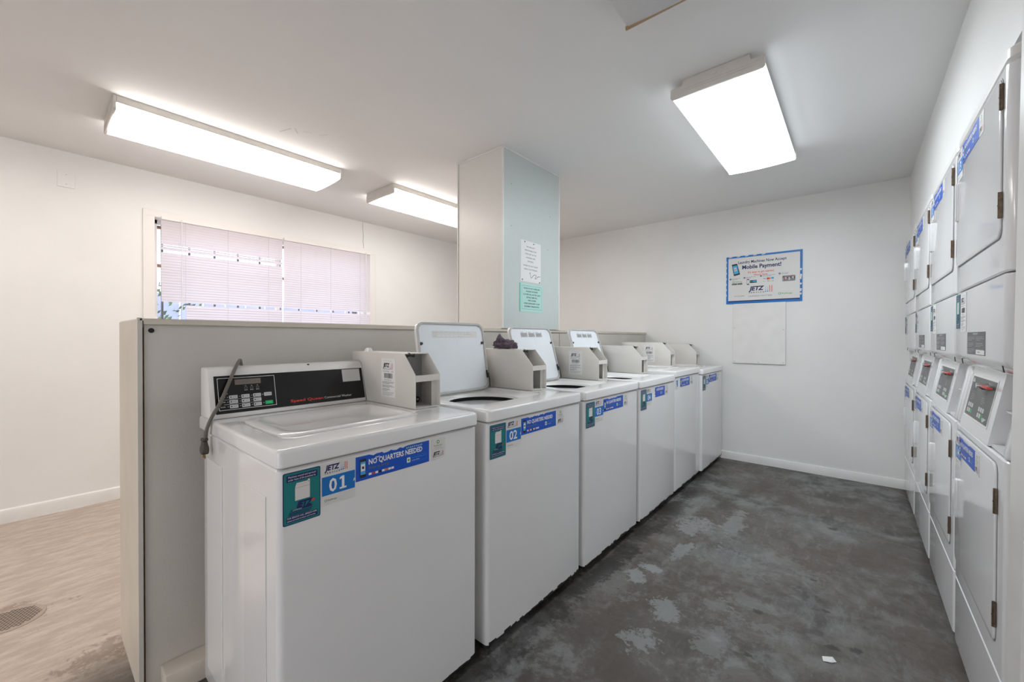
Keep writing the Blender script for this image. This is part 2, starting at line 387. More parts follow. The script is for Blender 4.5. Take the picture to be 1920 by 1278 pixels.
def make_price(small=False):
    p = Print(.100, .155, m_pap)
    p.text('Serviced by', .015, .012, .06, .004, m_lgrey, 1); jetz(p, .014, .020, .068, .028, m_ink)
    p.text('LOCATION #:      3467', .010, .055, .076, .0045, m_ink, 1)
    k = random.Random(5); x = .022
    while x < .078:
        q = k.uniform(.0008, .003); p.rect(x, .060, q, .020, m_grey if k.random() < .4 else m_ink, 1); x += q+k.uniform(.0008, .002)
    p.text('SERVICE REQUEST', .022, .089, .050, .0036, m_ink, 1)
    p.lines(.008, .094, .084, 3, .0038, .0018, m_grey, 1, 2); p.lines(.008, .108, .084, 3, .0038, .0018, m_grey, 1, 3); p.lines(.008, .122, .060, 3, .0038, .0018, m_grey, 1, 4)
    p.rect(.008, .136, .084, .0008, m_ink, 1); p.lines(.008, .139, .084, 4, .0034, .0016, m_lgrey, 1, 6)
    return p.mesh('price_label')
ME_TEAL = make_teal(); ME_PAY = make_pay(); ME_PRICE = make_price()
BAN = {k: make_banner(k) for k in (0, 1, 2, 4)}
def stick(name, me, parent, org, xa, za, label=None):
    o = link(name, me, parent); orient(o, org, xa, za)
    if label: o['label'] = label
    return o

# ------------------------------------------------------------------ the setting
CEIL = 2.48; XL = -4.18; YF = 4.49; XR = .325; YB = -2.3
def struct(mb, name, label=None, smooth=30):
    o = mb.build(name, None, smooth); o['kind'] = 'structure'
    if label: o['label'] = label
    return o
struct(MB().box((XL-.2, YB-.2, -.1), (1.3, YF+.2, 0), m_floor), 'floor', 'worn painted concrete floor')
struct(MB().box((XL-.2, YB-.2, CEIL), (1.3, YF+.2, CEIL+.1), m_ceil), 'ceiling', 'smooth white ceiling')
# far wall
struct(MB().box((XL-.2, YF, 0), (1.3, YF+.15, CEIL), m_wall), 'wall_back', 'white wall with the payment poster')
# window wall with opening
wy0, wy1, wz0, wz1 = .624, 2.462, 1.02, 2.135
b = MB(); b.box((XL-.15, YB-.2, 0), (XL, wy0, CEIL), m_wall); b.box((XL-.15, wy1, 0), (XL, YF, CEIL), m_wall)
b.box((XL-.15, wy0, 0), (XL, wy1, wz0), m_wall); b.box((XL-.15, wy0, wz1), (XL, wy1, CEIL), m_wall); struct(b, 'wall_left', 'white window wall')
# wall on the dryer side, with the alcove the dryers stand in
b = MB(); b.box((XR, YB, 2.0), (XR+.12, YF, CEIL), m_wall); b.box((XR, YB, 0), (XR+.12, 1.615, 2.0), m_wall); b.box((XR, 4.475, 0), (XR+.12, YF, 2.0), m_wall)
b.box((1.08, 1.4, 0), (1.2, YF, CEIL), m_wall); b.box((XR+.12, 1.5, 0), (1.08, 1.60, CEIL), m_wall); struct(b, 'wall_right', 'white wall above and beside the dryers')
# wall behind the camera with an open doorway added to let fill daylight in
b = MB(); b.box((XL-.2, YB-.15, 0), (-1.3, YB, CEIL), m_wall); b.box((.15, YB-.15, 0), (XR+.12, YB, CEIL), m_wall); b.box((-1.3, YB-.15, 2.2), (.15, YB, CEIL), m_wall)
struct(b, 'wall_front', 'white wall with an open doorway added for fill daylight')
# leaning trim board at the near end of the dryers
b = MB(); b.loft([[(.296, 1.490, 0), (.328, 1.490, 0), (.328, 1.606, 0), (.296, 1.606, 0)], [(.296, 1.405, 2.0), (.328, 1.405, 2.0), (.328, 1.512, 2.0), (.296, 1.512, 2.0)]], m_trim)
struct(b, 'trim_1', 'pale trim board beside the nearest dryer')
def baseboard(name, prof, axis, a, bb, label):
    b = MB(); b.prism(prof, axis, a, bb, m_trim); return struct(b, name, label)
hb = .074
pr = [(YF, 0), (YF-.016, 0), (YF-.016, hb-.014), (YF-.012, hb-.004), (YF-.005, hb), (YF, hb)]
baseboard('baseboard_back', pr, 'x', -1.82, XR, 'rounded white baseboard under the poster')
baseboard('baseboard_far_left', pr, 'x', XL, -2.24, 'white baseboard beyond the partition')
pr = [(XL, 0), (XL+.018, 0), (XL+.018, .070), (XL+.013, .084), (XL+.005, .090), (XL, .090)]
b = MB(); b.prism(pr, 'y', YB, YF-.016, m_trim)
for i in range(60):
    y = YB+.1*i+random.uniform(0, .05); 
    if y < 4.3: b.box((XL+.016, y, 0), (XL+.018+random.uniform(.002, .008), y+random.uniform(.03, .12), random.uniform(.003, .008)), m_trim)
struct(b, 'baseboard_left', 'rounded white baseboard with a chipped lower edge')

# partition behind the washers
PX0, PX1, PY0, PZ = -2.25, -1.812, .232, 1.262
b = MB(); b.box((PX0+.004, PY0+.012, 0), (PX1-.004, YF, PZ-.006), m_part)
part = struct(b, 'wall_partition', 'waist-high boxed partition behind the washers')
def cpart(mb, name, parent, label=None, smooth=30):
    o = mb.build(name, parent, smooth)
    if label: o['label'] = label
    return o
b = MB(); b.box((PX0, PY0-.004, 0), (PX1-.018, PY0+.012, PZ-.004), m_enda, .001, 1); cpart(b, 'end_board', part, 'cream end board')
b = MB(); b.box((PX1-.0178, PY0-.0048, .0), (PX1-.0120, PY0+.012, PZ-.03), m_wood); cpart(b, 'wood_edge', part, 'brown wood edge')
b = MB(); b.box((PX1-.0118, PY0-.006, 0), (PX1+.004, PY0+.007, PZ+.002), m_part, .001, 1); cpart(b, 'corner_strip', part)
b = MB(); b.box((PX0-.002, PY0, PZ-.008), (PX1+.004, YF, PZ), m_part, .001, 1); b.box((PX1-.002, PY0+.01, PZ-.020), (PX1+.005, YF, PZ-.002), m_enda, .001, 1); cpart(b, 'top_cap', part)
b = MB(); b.cyl((PX1-.004, .262, 1.222), (PX1-.0025, .262, 1.222), .008, .008, m_dark); b.cyl((PX1-.004, .262, 1.222), (PX1+.0006, .262, 1.222), .0065, .0065, m_dark); cpart(b, 'bolt_hole', part)
b = MB(); b.box((PX1-.004, PY0+.05, 0), (PX1+.075, YF, .075), m_enda, .006, 2); cpart(b, 'base_curb', part, 'cream curb at the foot')
for i, y in enumerate((2.74,)):
    b = MB(); b.box((PX1-.004, y-.004, 0), (PX1+.001, y+.004, PZ-.02), m_enda); cpart(b, 'joint_strip', part)
# square column
CX0, CX1, CY0, CY1 = -2.238, -1.80, 2.035, 2.705
b = MB(); b.box((CX0, CY0, PZ+.001), (CX1-.003, CY1, CEIL-.001), m_frp); col = struct(b, 'wall_column', 'square white column rising from the partition')
b = MB(); b.box((CX1-.003, CY0, PZ+.001), (CX1, CY1, CEIL-.001), m_colr); cpart(b, 'side_panel', col, 'pale grey-green side panel')
b = MB()
for (x, y) in ((CX0, CY0), (CX1, CY0), (CX1, CY1)):
    b.box((x-.007, y-.007, PZ+.001), (x+.003, y+.007, CEIL-.001), m_trim, .0015, 1)
b.box((CX0, CY0-.004, CEIL-.012), (CX1, CY0, CEIL-.001), m_trim); b.box((CX1, CY0, CEIL-.012), (CX1+.004, CY1, CEIL-.001), m_trim)
b.box((CX0, CY0-.005, PZ+.001), (CX1, CY0, PZ+.010), m_trim)
cpart(b, 'corner_trim', col)
for (y, z) in ((2.12, 2.25), (2.58, 2.13), (2.12, 1.965), (2.55, 1.87)):
    b = MB(); b.cyl((CX1-.001, y, z), (CX1+.0015, y, z), .003, .002, m_dkst, 8); cpart(b, 'nail', col)

# ------------------------------------------------------------------ window, blinds, outdoors
b = MB()
b.box((XL-.001, .556, wz1+.0), (XL+.012, 2.525, wz1+.052), m_frame, .002, 1)
b.box((XL-.001, .556, .95), (XL+.012, wy0+.002, wz1+.001), m_frame, .002, 1); b.box((XL-.001, wy1-.002, .95), (XL+.012, 2.525, wz1+.001), m_frame, .002, 1)
b.box((XL-.06, .556, .985), (XL+.05, 2.525, 1.02), m_frame, .003, 1)
win = struct(b, 'window_1', 'wide window with white trim on the left wall')
b = MB()
for y in (wy0, 1.53, wy1-.03): b.box((XL-.13, y, wz0), (XL-.09, y+.03, wz1), m_frame)
for z in (wz0, wz1-.03): b.box((XL-.13, wy0, z), (XL-.09, wy1, z+.03), m_frame)
cpart(b, 'sash_frame', win)
for z in (2.075, 1.765):
    b = MB(); b.box((XL-.15, wy0+.002, z), (XL-.131, wy1-.002, z+.025), m_wood); cpart(b, 'wood_rail', win, 'brown wooden cross rail')
b = MB(); b.box((XL-.115, wy0+.03, wz0+.03), (XL-.111, 1.53, wz1-.03), m_glass); b.box((XL-.115, 1.56, wz0+.03), (XL-.111, wy1-.03, wz1-.03), m_glass); cpart(b, 'pane', win)

def blind(y0, y1, label, notch=False):
    t = thing('window_blind', label, 'blind', (XL+.004, y0, 1.03), 0, None)
    L = y1-y0; top = wz1+.012-1.03
    b = MB(); b.box((.0, 0, top-.026), (.028, L, top), m_frame, .002, 1); b.build('headrail', t)
    b = MB(); z = top-.034; k = 0
    while z > .03:
        a = 0
        if notch and z < .455: a = .155+random.uniform(-.003, .003)
        g = math.radians(62 if not (notch and (abs(z-.885) < .012)) else 15)
        if not notch: g = math.radians(66)
        dx, dz = .0125*math.cos(g), .0125*math.sin(g); cx = .014
        if not (notch and k in (11,)) and not (abs(z-.437) < .011):
            pts = [(cx-dx, z-dz), (cx, z+.0012), (cx+dx, z+dz)]
            lo = [b.bm.verts.new((p[0], a, p[1])) for p in pts]; hi = [b.bm.verts.new((p[0], L, p[1])) for p in pts]
            for i in range(2):
                f = b.bm.faces.new([lo[i], lo[i+1], hi[i+1], hi[i]]); f.material_index = b.mi(m_slat)
        z -= .0215; k += 1
    b.build('slats', t, 0)
    b = MB(); b.box((.006, .16 if notch else 0, .0), (.024, L, .014), m_frame, .002, 1); b.build('bottom_rail', t)
    b = MB()
    for f_ in (.17, .5, .86):
        b.cyl((.028, L*f_, .01), (.028, L*f_, top-.02), .0007, .0007, m_lgrey, 5)
    b.build('ladder_cord', t)
    b = MB(); yy = .125 if notch else L-.06; b.cyl((.034, yy, .39), (.034, yy, top-.01), .0035, .0035, m_plast, 8); b.build('tilt_wand', t)
    return t
blind(.662, 1.545, 'white slatted blind on the left half of the window, some lower slats missing', True)
blind(1.556, 2.457, 'white slatted blind on the right half of the window, fully closed')
# outdoors beyond the window
b = MB(); b.box((-16, -8, -.2), (XL-.2, 14, -.05), m_conc_out); b.box((XL-.2, -12, -.2), (8, YB-.2, -.05), m_conc_out); struct(b, 'ground', 'pale paving outside, with a stretch added to bounce light through the doorway')  # paving beyond the doorway is added to bounce skylight up to the ceiling
b = MB()
for i in range(11):
    b.cyl((-4.62, .55+i*.19, .6), (-4.62, .55+i*.19, 2.35), .009, .009, m_bar, 8)
b.box((-4.635, .5, 1.0), (-4.605, 2.55, 1.03), m_bar); b.box((-4.635, .5, 2.3), (-4.605, 2.55, 2.33), m_bar); b.box((-4.64, .5, -.05), (-4.60, .54, 2.33), m_bar); b.box((-4.64, 2.5, -.05), (-4.60, 2.54, 2.33), m_bar)
tag(b.build('security_bars'), 'dark vertical security bars outside the window behind the blinds', 'security bars')
b = MB(); b.box((-11, -2, -.05), (-10.8, 9, 2.1), m_slate); 
for i in range(28): b.box((-10.8, -2+i*.4, -.05), (-10.78, -1.98+i*.4, 2.1), m_frame)
tag(b.build('fence'), 'blue-grey board fence outside, seen through the gap in the left blind', 'fence')
b = MB()
for i in range(900):
    a = random.uniform(0, 6.28); q = random.random()**.5*.8; p = Vector((-7.6+q*math.cos(a)*.8, .55+q*math.sin(a)*1.6, .1+random.random()*2.3*(1-q*.4))); s_ = random.uniform(.03, .06)
    n = Vector((random.uniform(-1, 1), random.uniform(-1, 1), random.uniform(-.3, 1))).normalized(); e = n.orthogonal().normalized(); g = n.cross(e)
    b.poly([p-e*s_, p-g*s_*.5, p+e*s_, p+g*s_*.5], m_leaf)
sh = b.build('shrub', None, 0); tag(sh, 'leafy green shrub outside, seen through the gap beside the left blind', 'shrub')
b = MB()
for i in range(7): b.tube([(-7.6, .55, -.06), (-7.6+random.uniform(-.2, .2), .55+random.uniform(-.5, .5), .7), (-7.6+random.uniform(-.4, .4), .55+random.uniform(-.9, .9), 1.5)], .012, m_wood, 6)
b.build('stem', sh)

# ------------------------------------------------------------------ ceiling lights
def fixture(x0, x1, y0, y1, lens, label, group=None, lit=True, wide=False):
    xm = (x0+x1)/2; W = x1-x0; t = thing('ceiling_light', label, 'ceiling light', (xm, y0, CEIL), 0, group)
    L = y1-y0; hw = W/2; zt = 0; zc = -.040; zb = -.082; pw = W*(.485 if wide else .35)
    b = MB(); b.box((-pw, .012, -.0385), (pw, L-.012, -.0005), m_fix, .002, 1); b.build('housing', t)
    for (ya, yb) in ((0, .012), (L-.012, L)):
        b = MB(); b.prism([(-pw, -.001), (pw, -.001), (min(pw+.006, hw), zc+.012), (hw+.0002, zc+.010), (hw, zb+.008), (hw-.008, zb), (-hw+.008, zb), (-hw, zb+.008), (-hw-.0002, zc+.010), (-min(pw+.006, hw), zc+.012)], 'y', ya, yb, m_fix, .0015)
        yy = ya-.0015 if ya == 0 else yb+.0015; yo = ya if ya == 0 else yb
        b.cyl((-.0, yo, -.022), (-.0, yy, -.022), .010, .009, m_fix, 16)
        for z_ in (-.048, -.060): b.box((-hw+.01, yo, z_), (hw-.01, yy, z_+.003), m_fix)
        b.build('end_cap', t)
    b = MB(); pts = [(-hw+.006, zc), (-hw+.004, zb+.012), (-hw+.016, zb+.001), (-hw*.5, zb-.004), (0, zb-.006), (hw*.5, zb-.004), (hw-.016, zb+.001), (hw-.004, zb+.012), (hw-.006, zc)]
    b.prism(pts, 'y', .0125, L-.0125, lens)
    if lit:
        k_ = b.mi(m_sideR if lens is m_lampR else m_sideL); b.bm.faces.ensure_lookup_table()
        for f in b.bm.faces:
            f.normal_update()
            if f.normal.z > .9: f.material_index = b.mi(m_fix)
            elif f.normal.z > -.45: f.material_index = k_
    o = b.build('diffuser_lens', t, 40)
    o['label'] = 'glowing prismatic lens' if lit else 'unlit prismatic lens'
    if not lit:
        b = MB(); b.box((-hw+.002, L-.018, zb-.006), (hw-.002, L-.010, zb+.006), m_agedlens); b.build('lens_edge', t)['label'] = 'browned edge of the lens'
    return t
fixture(-3.405, -2.985, .284, 1.53, m_lampL, 'lit wraparound ceiling light nearest the window, whole in view', wide=True)
fixture(-3.345, -2.925, 1.94, 3.185, m_lampM, 'lit wraparound ceiling light partly hidden behind the column', wide=True)
fixture(-.722, -.312, 2.09, 3.33, m_lampR, 'lit wraparound ceiling light over the aisle between washers and dryers')
fixture(-.690, -.275, .262, 1.508, m_off, 'unlit prismatic ceiling light cut off by the top of the photo', None, False)
fixture(-3.405, -2.985, -1.55, -.30, m_lampL, 'lit wraparound ceiling light added as unseen fill on the window side, behind the camera', wide=True)  # unseen lamp, added to fill the sides facing the camera

# ------------------------------------------------------------------ washers
def washer(label, x, y0, wd, dz, num, lid='closed', lean=0, banner=0, teal=True, price=None, cord=False, rows=1.0, lock=False):
    sc = wd/.674
    t = thing('washing_machine', label, 'washing machine', (x, y0, 0), 0, 'washing machines in a row along the partition')
    top = .929+dz; bot = .883+dz; D = .702
    b = MB()
    b.loft([rr(-.331, wd/2, .325, wd/2-.003, .016, z, 4) for z in (.045, .875+dz)]+[rr(-.331, wd/2, .321, wd/2-.007, .016, .880+dz, 4)], m_white)
    b.box((-.62, wd*.08, .030), (-.03, wd*.92, .05), m_dkst)
    for xx in (-.60, -.24): b.box((xx, .0005, .10), (xx+.16, .0032, .80), m_white, .001, 1)
    b.build('cabinet', t)
    b = MB(); k = random.Random(y0); yy = .012; pts = [(wd-.012, .0435), (.012, .0435)]
    while yy < wd-.02:
        h_ = .047+k.random()**2*.010; pts.append((yy, h_)); yy += k.uniform(.006, .045); pts.append((min(yy, wd-.012), h_+k.uniform(-.002, .002))); yy += .002
    b.prism(pts, 'x', -.0100, -.0050, m_dkst)
    b.build('chipped_edge', t)['label'] = 'dark chipped lower edge'
    for (fx, fy) in ((-.06, .05), (-.06, wd-.05), (-.60, .05), (-.60, wd-.05)):
        b = MB(); b.cyl((fx, fy, 0), (fx, fy, .012), .022, .018, m_dark); b.cyl((fx, fy, .012), (fx, fy, .046), .008, .008, m_dkst, 8); b.build('foot', t)
    # top with the opening
    cy = .285*sc; out = lambda i, z, r=.016: rr(-D/2, wd/2, D/2-i, wd/2-i, max(r-i*.3, .004), z, 6)
    loops = [out(.004, bot), out(0, bot+.004), out(0, top-.010), out(.0015, top-.004), out(.005, top-.001), out(.010, top)]
    mm = [m_white]*5; R_ = .165
    loops += [rr(-.300, cy, .186, .232*sc, .05, top, 6), rr(-.300, cy, .178, .224*sc, .05, top-.010, 6), rr(-.300, cy, R_+.006, R_+.006, R_+.005, top-.020, 6), rr(-.300, cy, R_, R_, R_-.001, top-.030, 6)]
    mm += [m_white, m_white, m_white2, m_white2]
    loops += [rr(-.300, cy, R_+.02, R_+.02, R_+.019, top-.034, 6), rr(-.300, cy, R_+.02, R_+.02, R_+.019, top-.062, 6), rr(-.300, cy, R_-.012, R_-.012, R_-.013, top-.050, 6), rr(-.300, cy, R_-.03, R_-.03, R_-.031, top-.075, 6), rr(-.300, cy, R_-.03, R_-.03, R_-.031, top-.30, 6)]
    mm += [m_dark, m_dark, m_tub, m_tub, m_dark]
    b = MB(); b.loft(loops, mm, cap0=False); b.build('top_panel', t, 40)
    # lid
    HX = .178; HY = .224*sc
    if lid == 'closed':
        b = MB()
        b.loft([rr(-.300, cy, HX, HY, .05, top-.008, 6), rr(-.300, cy, HX, HY, .05, top+.003, 6), rr(-.300, cy, HX-.004, HY-.004, .048, top+.006, 6), rr(-.298, cy, HX-.03, HY-.03, .05, top+.007, 6), rr(-.298, cy, HX-.034, HY-.034, .05, top+.0045, 6)], m_white)
        b.build('lid', t, 40)
    else:
        lp = bpy.data.objects.new('lid', None)
        b = MB(); T = .018     # built in lid space: x = out of inner face, y along row, z up the lid
        H = .356
        def ring(ix, xx): return [(xx, p[0], p[1]) for p in rr(cy, H/2, HY-ix, H/2-ix, .045-ix*.6, 0, 6)]
        b.loft([ring(.004, -.012), ring(0, -.008), ring(0, .008), ring(.003, .012), ring(.011, .012), ring(.014, .004)], [m_white, m_white, m_lidrim, m_lidrim, m_lidrim], cap1=False)
        b.loft([ring(.013, -.004), ring(.013, .0045)], m_lidin)
        lo = b.build('lid', t, 40)
        ang = -math.atan2(lean, .35)
        lo.location = (-.476, 0, top-.004); lo.rotation_euler = (0, ang, 0); lo['label'] = 'open lid standing up, pale inner face'
        for yy in (cy-HY+.022, cy+HY-.022):
            b = MB(); b.cyl((.0045, yy, H*.70), (.012, yy, H*.70), .0075, .006, m_dkst, 14); b.build('bumper', lo)
        b = MB(); b.tube([(.016, cy+HY-.008, .01), (.020, cy+HY-.010, .05), (.018, cy+HY-.012, .085)], .003, m_dkst, 6); b.box((.006, cy+HY-.016, .06), (.013, cy+HY-.008, .10), m_dkst); b.build('hinge_spring', lo)
        if num == '02':
            p = Print(.30, .032, m_stw); p.lines(.004, .006, .29, 3, .009, .0016, m_lgrey, 1, 8); p.lines(.03, .010, .22, 3, .007, .003, m_wht, 2, 9)
            stick('faded_label', p.mesh('faded_label'), lo, (.0048, cy-.13, H-.045), (0, 1, 0), (1, 0, 0), 'worn whitish instruction label')
        else:
            p = Print(.225, .040, None)
            for i in range(3):
                p.text(('WASH', 'SELECT', 'RINSE')[i], .004+i*.077, .007, .030, .004, m_ink, 1); p.disc(.064+i*.077, .005, .0025, m_ink, 1, 8)
                p.rect(.002+i*.077, .010, .066, .026, m_lgrey, 1); p.lines(.004+i*.077, .012, .060, 6, .004, .0018, m_grey, 2, i)
            stick('instruction_label', p.mesh('instruction_label'), lo, (.0048, cy-.11, H-.030), (0, 1, 0), (1, 0, 0), 'three-column printed instruction label')
    # console
    cw = .5505*sc
    b = MB(); b.prism([(-.553, top+.0005), (-.556, top+.012), (-.590, top+.146), (-.598, top+.160), (-.612, top+.168), (-.664, top+.168), (-.671, top+.160), (-.671, top+.0005)], 'y', 0, cw, m_white2, .004)
    con = b.build('console', t, 40)
    d = Vector((-.034, 0, .134)).normalized(); nrm = Vector((.134, 0, .034)).normalized()
    P0 = Vector((-.556, 0, top+.012))-d*.0085+nrm*.0006
    p = Print(.532*sc-.002, .128, m_black)
    if num == '01':
        def E_(y, h): return y-.016, .141-h     # measured along the row / up the slope -> sheet
        x, y = E_(.025, .133); p.frame(x, y, .175, .109, .0014, m_wht, 1)
        x, y = E_(.075, .126); p.rect(x, y, .080, .0185, m_disp, 1)
        for i in range(6): p.frame(x+.006+i*.012, y+.003, .008, .012, .001, m_grey, 2)
        for i, s_ in enumerate(('WASH', 'RINSE', 'SPIN')):
            x, y = E_(.107+i*.018, .092); p.disc(x, y-.010, .0012, m_wht, 1, 8); p.frame(x-.0045, y-.006, .009, .006, .0008, m_grey, 1); p.text(s_, x, y+.006, .010, .0028, m_wht, 1, center=True)
        x, y = E_(.040, .078); p.text('CYCLE', x, y, .012, .003, m_wht, 1)
        names = (('NORMAL', 'PERM PRESS', 'DELICATE'), ('WARM', 'COLD', 'HOT'), ('LIGHT', 'MEDIUM', 'HEAVY'))
        for r_ in range(3):
            for c_ in range(3):
                x, y = E_(.068+c_*.0357, .067-r_*.016); p.rrect(x-.0125, y-.0055, .025, .0115, .002, m_btn, 1); p.rect(x-.0095, y-.002, .004, .004, m_ink, 2)
                p.text(names[r_][c_], x-.004, y+.0015, .013, .0026, m_ink, 2); p.disc(x-.017, y, .0012, m_wht, 1, 8)
            if r_ < 2: x, y = E_(.040, .067-r_*.016-.008); p.rect(x, y, .112, .0006, m_wht, 1)
            x, y = E_(.030, .066-r_*.016); p.text(('FABRIC', 'WATER', 'SOIL')[r_], x, y, .014, .003, m_wht, 1)
        x, y = E_(.174, .067); p.rrect(x-.0125, y-.006, .025, .0125, .002, m_btn, 1); p.text('EXTRA RINSE', x-.010, y+.0015, .020, .0026, m_ink, 2); p.disc(x-.017, y, .0012, m_wht, 1, 8)
        x, y = E_(.176, .037); p.rrect(x-.0125, y-.006, .025, .0125, .002, m_gbtn, 1); p.text('START', x-.008, y+.0015, .016, .0026, m_btn, 2); p.disc(x-.017, y, .0012, m_wht, 1, 8)
        x, y = E_(.248, .0265); p.text('Speed Queen', x, y, .121, .0100, m_red, 1, .022); p.text('Commercial Washer', x+.126, y, .113, .0088, m_wht, 1, -.005)
        x, y = E_(.457, .138); p.rect(x, y, .0775, .051, m_btn, 1); p.text('. . .', x+.02, y+.04, .03, .003, m_lgrey, 2)
    cf = stick('control_panel', p.mesh('control_panel'), con, P0+d*.140+Vector((0, .016, 0)), (0, 1, 0), nrm, 'black control panel')
    b = MB(); 
    if num == '01':
        b.cyl((-.604, .33, top+.1625), (-.6035, .33, top+.1655), .004, .004, m_dark, 10); b.build('screw_hole', con)
    # coin box
    a = .553*sc; e = a+.120*sc
    cb = MB(); z0 = top+.0012
    prof = [(-.214, z0), (-.214, top+.128), (-.287, top+.209), (-.674, top+.209), (-.674, top+.170), (-.6115, top+.170), (-.597, top+.162), (-.554, z0)]
    cb.prism(prof, 'y', a, a+.0035, m_box, .0006); cb.prism(prof, 'y', e-.0035, e, m_box, .0006)
    cb.prism([(-.330, z0), (-.330, top+.2088), (-.6738, top+.2088), (-.6738, top+.1702), (-.6115, top+.1702), (-.5972, top+.1622), (-.5542, z0)], 'y', a+.0034, e-.0034, m_box)
    cb.box((-.330, a+.003, z0), (-.214, e-.003, z0+.003), m_box)
    cb.box((-.330, a+.003, top+.103), (-.2165, e-.003, top+.106), m_box)
    cb.box((-.2175, a+.003, top+.103), (-.2138, e-.003, top+.1275), m_box, .0006, 1)
    cb.box((-.330, a+.003, top+.2055), (-.2885, e-.003, top+.209), m_box)
    cb.box((-.3305, a+.0034, z0+.003), (-.3285, e-.0034, top+.2055), m_boxin)
    cb.box((-.235, e-.028*sc, z0+.003), (-.233, e-.0034, top+.103), m_box)
    box = cb.build('coin_box', t, 30)
    b = MB(); b.tube([(-.300, a+.012, top+.196), (-.292, a+.028, top+.204), (-.290, a+.050, top+.200)], .008, m_dkst, 8, 1); b.build('coin_slot', box)['label'] = 'dark metal fitting'
    b = MB(); b.cyl((-.3285, a+.040*sc, top+.058), (-.300, a+.040*sc, top+.058), .021, .021, m_steel, 24); b.cyl((-.300, a+.040*sc, top+.058), (-.296, a+.040*sc, top+.058), .014, .013, m_chrome, 20); b.box((-.296, a+.033*sc, top+.055), (-.2955, a+.047*sc, top+.061), m_dark)
    b.cyl((-.3285, a+.078*sc, top+.022), (-.306, a+.078*sc, top+.022), .012, .012, m_dkst, 16); b.cyl((-.306, a+.078*sc, top+.022), (-.303, a+.078*sc, top+.022), .006, .005, m_chrome, 12); b.build('lock', box)['label'] = 'round steel lock'
    if price:
        stick('price_label', ME_PRICE, box, (-.446+price, a-.0002, top+.187), (1, 0, 0), (0, -1, 0), 'white service label with barcode')
    # stickers on the front
    fx = -.0058
    if teal: stick('service_sticker', ME_TEAL, t, (fx, .014*sc, .870+dz), (0, 1, 0), (1, 0, 0), 'teal sticker with a drawing of a washer')
    if num in ('01', '02', '03', '04', '06'): stick('number_sticker', make_number(num), t, (fx, .107*sc, .872+dz), (0, 1, 0), (1, 0, 0), 'sticker with blue number block '+num)
    else:
        p = Print(.046, .075, m_stw); p.poly([(.010, .010), (.044, .006), (.046, .055), (.020, .058), (.026, .044), (.012, .036), (.022, .026), (.008, .018)], m_blue, 1)
        stick('number_sticker', p.mesh('number_sticker'), t, (fx, .012, .868+dz), (0, 1, 0), (1, 0, 0), 'torn remnant of a blue number sticker')
    bs = stick('payment_banner_sticker', BAN[banner], t, (fx, .201*sc if num != '05' else .112, .8685+dz), (0, 1, 0), (1, 0, 0), 'blue banner sticker')
    bs.scale = (.97*sc, 1, 1)
    stick('payment_sticker', ME_PAY, t, (fx, .463*sc if num != '05' else .365, .869+dz), (0, 1, 0), (1, 0, 0))
    return t
W1 = washer('washing machine 01, nearest, closed lid, black panel showing and power plug hanging over its side', -1.044, .375, .674, 0, '01', banner=1, price=.005)
washer('washing machine 02, lid open, purple cloth lying on its coin box', -1.036, 1.092, .672, 0, '02', 'open', .058, banner=2)
washer('washing machine 03, lid open, white barcode label on its coin box', -1.028, 1.789, .652, 0, '03', 'open', .100, price=.012)
washer('washing machine 04, lid open, blue banner sticker torn at its left end', -1.021, 2.459, .640, 0, '04', 'open', .110, banner=4)
washer('washing machine with torn number sticker, between number 04 and the farthest, closed lid', -1.022, 3.112, .622, .022, '05', teal=False, price=-.01)
washer('washing machine farthest along the row, against the poster wall, closed lid', -1.004, 3.748, .690, 0, '06')

# things lying on the washers
b = MB(); pts = [(-1.715, .500, 1.060), (-1.706, .492, 1.108), (-1.672, .478, 1.117), (-1.640, .455, 1.090), (-1.612, .432, 1.052), (-1.590, .400, .985), (-1.588, .378, .945), (-1.592, .364, .905), (-1.597, .3615, .870)]
def smoothpts(P_, k=4):
    P_ = [Vector(p) for p in P_]; out = []
    for i in range(len(P_)-1):
        a, b_, c_, d_ = P_[max(i-1, 0)], P_[i], P_[i+1], P_[min(i+2, len(P_)-1)]
        for j in range(k):
            t = j/k; out.append(.5*((2*b_)+(c_-a)*t+(2*a-5*b_+4*c_-d_)*t*t+(3*b_-a-3*c_+d_)*t**3))
    return out+[P_[-1]]
cd = thing('power_cord', 'grey power cord draped over the console of washing machine 01', 'power cord', (-1.715, .5, 1.06))
sp = smoothpts(pts)
b.tube([p-Vector((-1.715, .5, 1.06)) for p in sp], .0055, m_cord, 8, 1)
b.tube([p-Vector((-1.715, .5, 1.06))+Vector((.008, -.002, .0)) for p in sp], .0050, m_cord, 8, 1)
b.build('cable', cd)
b = MB(); q = Vector((-1.593, .3615, .872))-Vector((-1.715, .5, 1.06))
def ring2(z, hx, hy): return [(q.x+p[0], q.y-.004+p[1], q.z+z) for p in rr(0, 0, hx, hy, min(hx, hy)*.6, 0, 3)]
b.loft([ring2(.004, .012, .008), ring2(-.002, .013, .009), ring2(-.006, .009, .007), ring2(-.014, .010, .008), ring2(-.026, .017, .010), ring2(-.038, .018, .010), ring2(-.046, .013, .009)], m_plug)
pl = b.build('plug', cd)
b = MB()
for s_ in (-1, 1): b.box((q.x+s_*.008-.002, q.y-.006, q.z-.060), (q.x+s_*.008+.002, q.y-.003, q.z-.045), m_brass)
b.build('prong', pl)

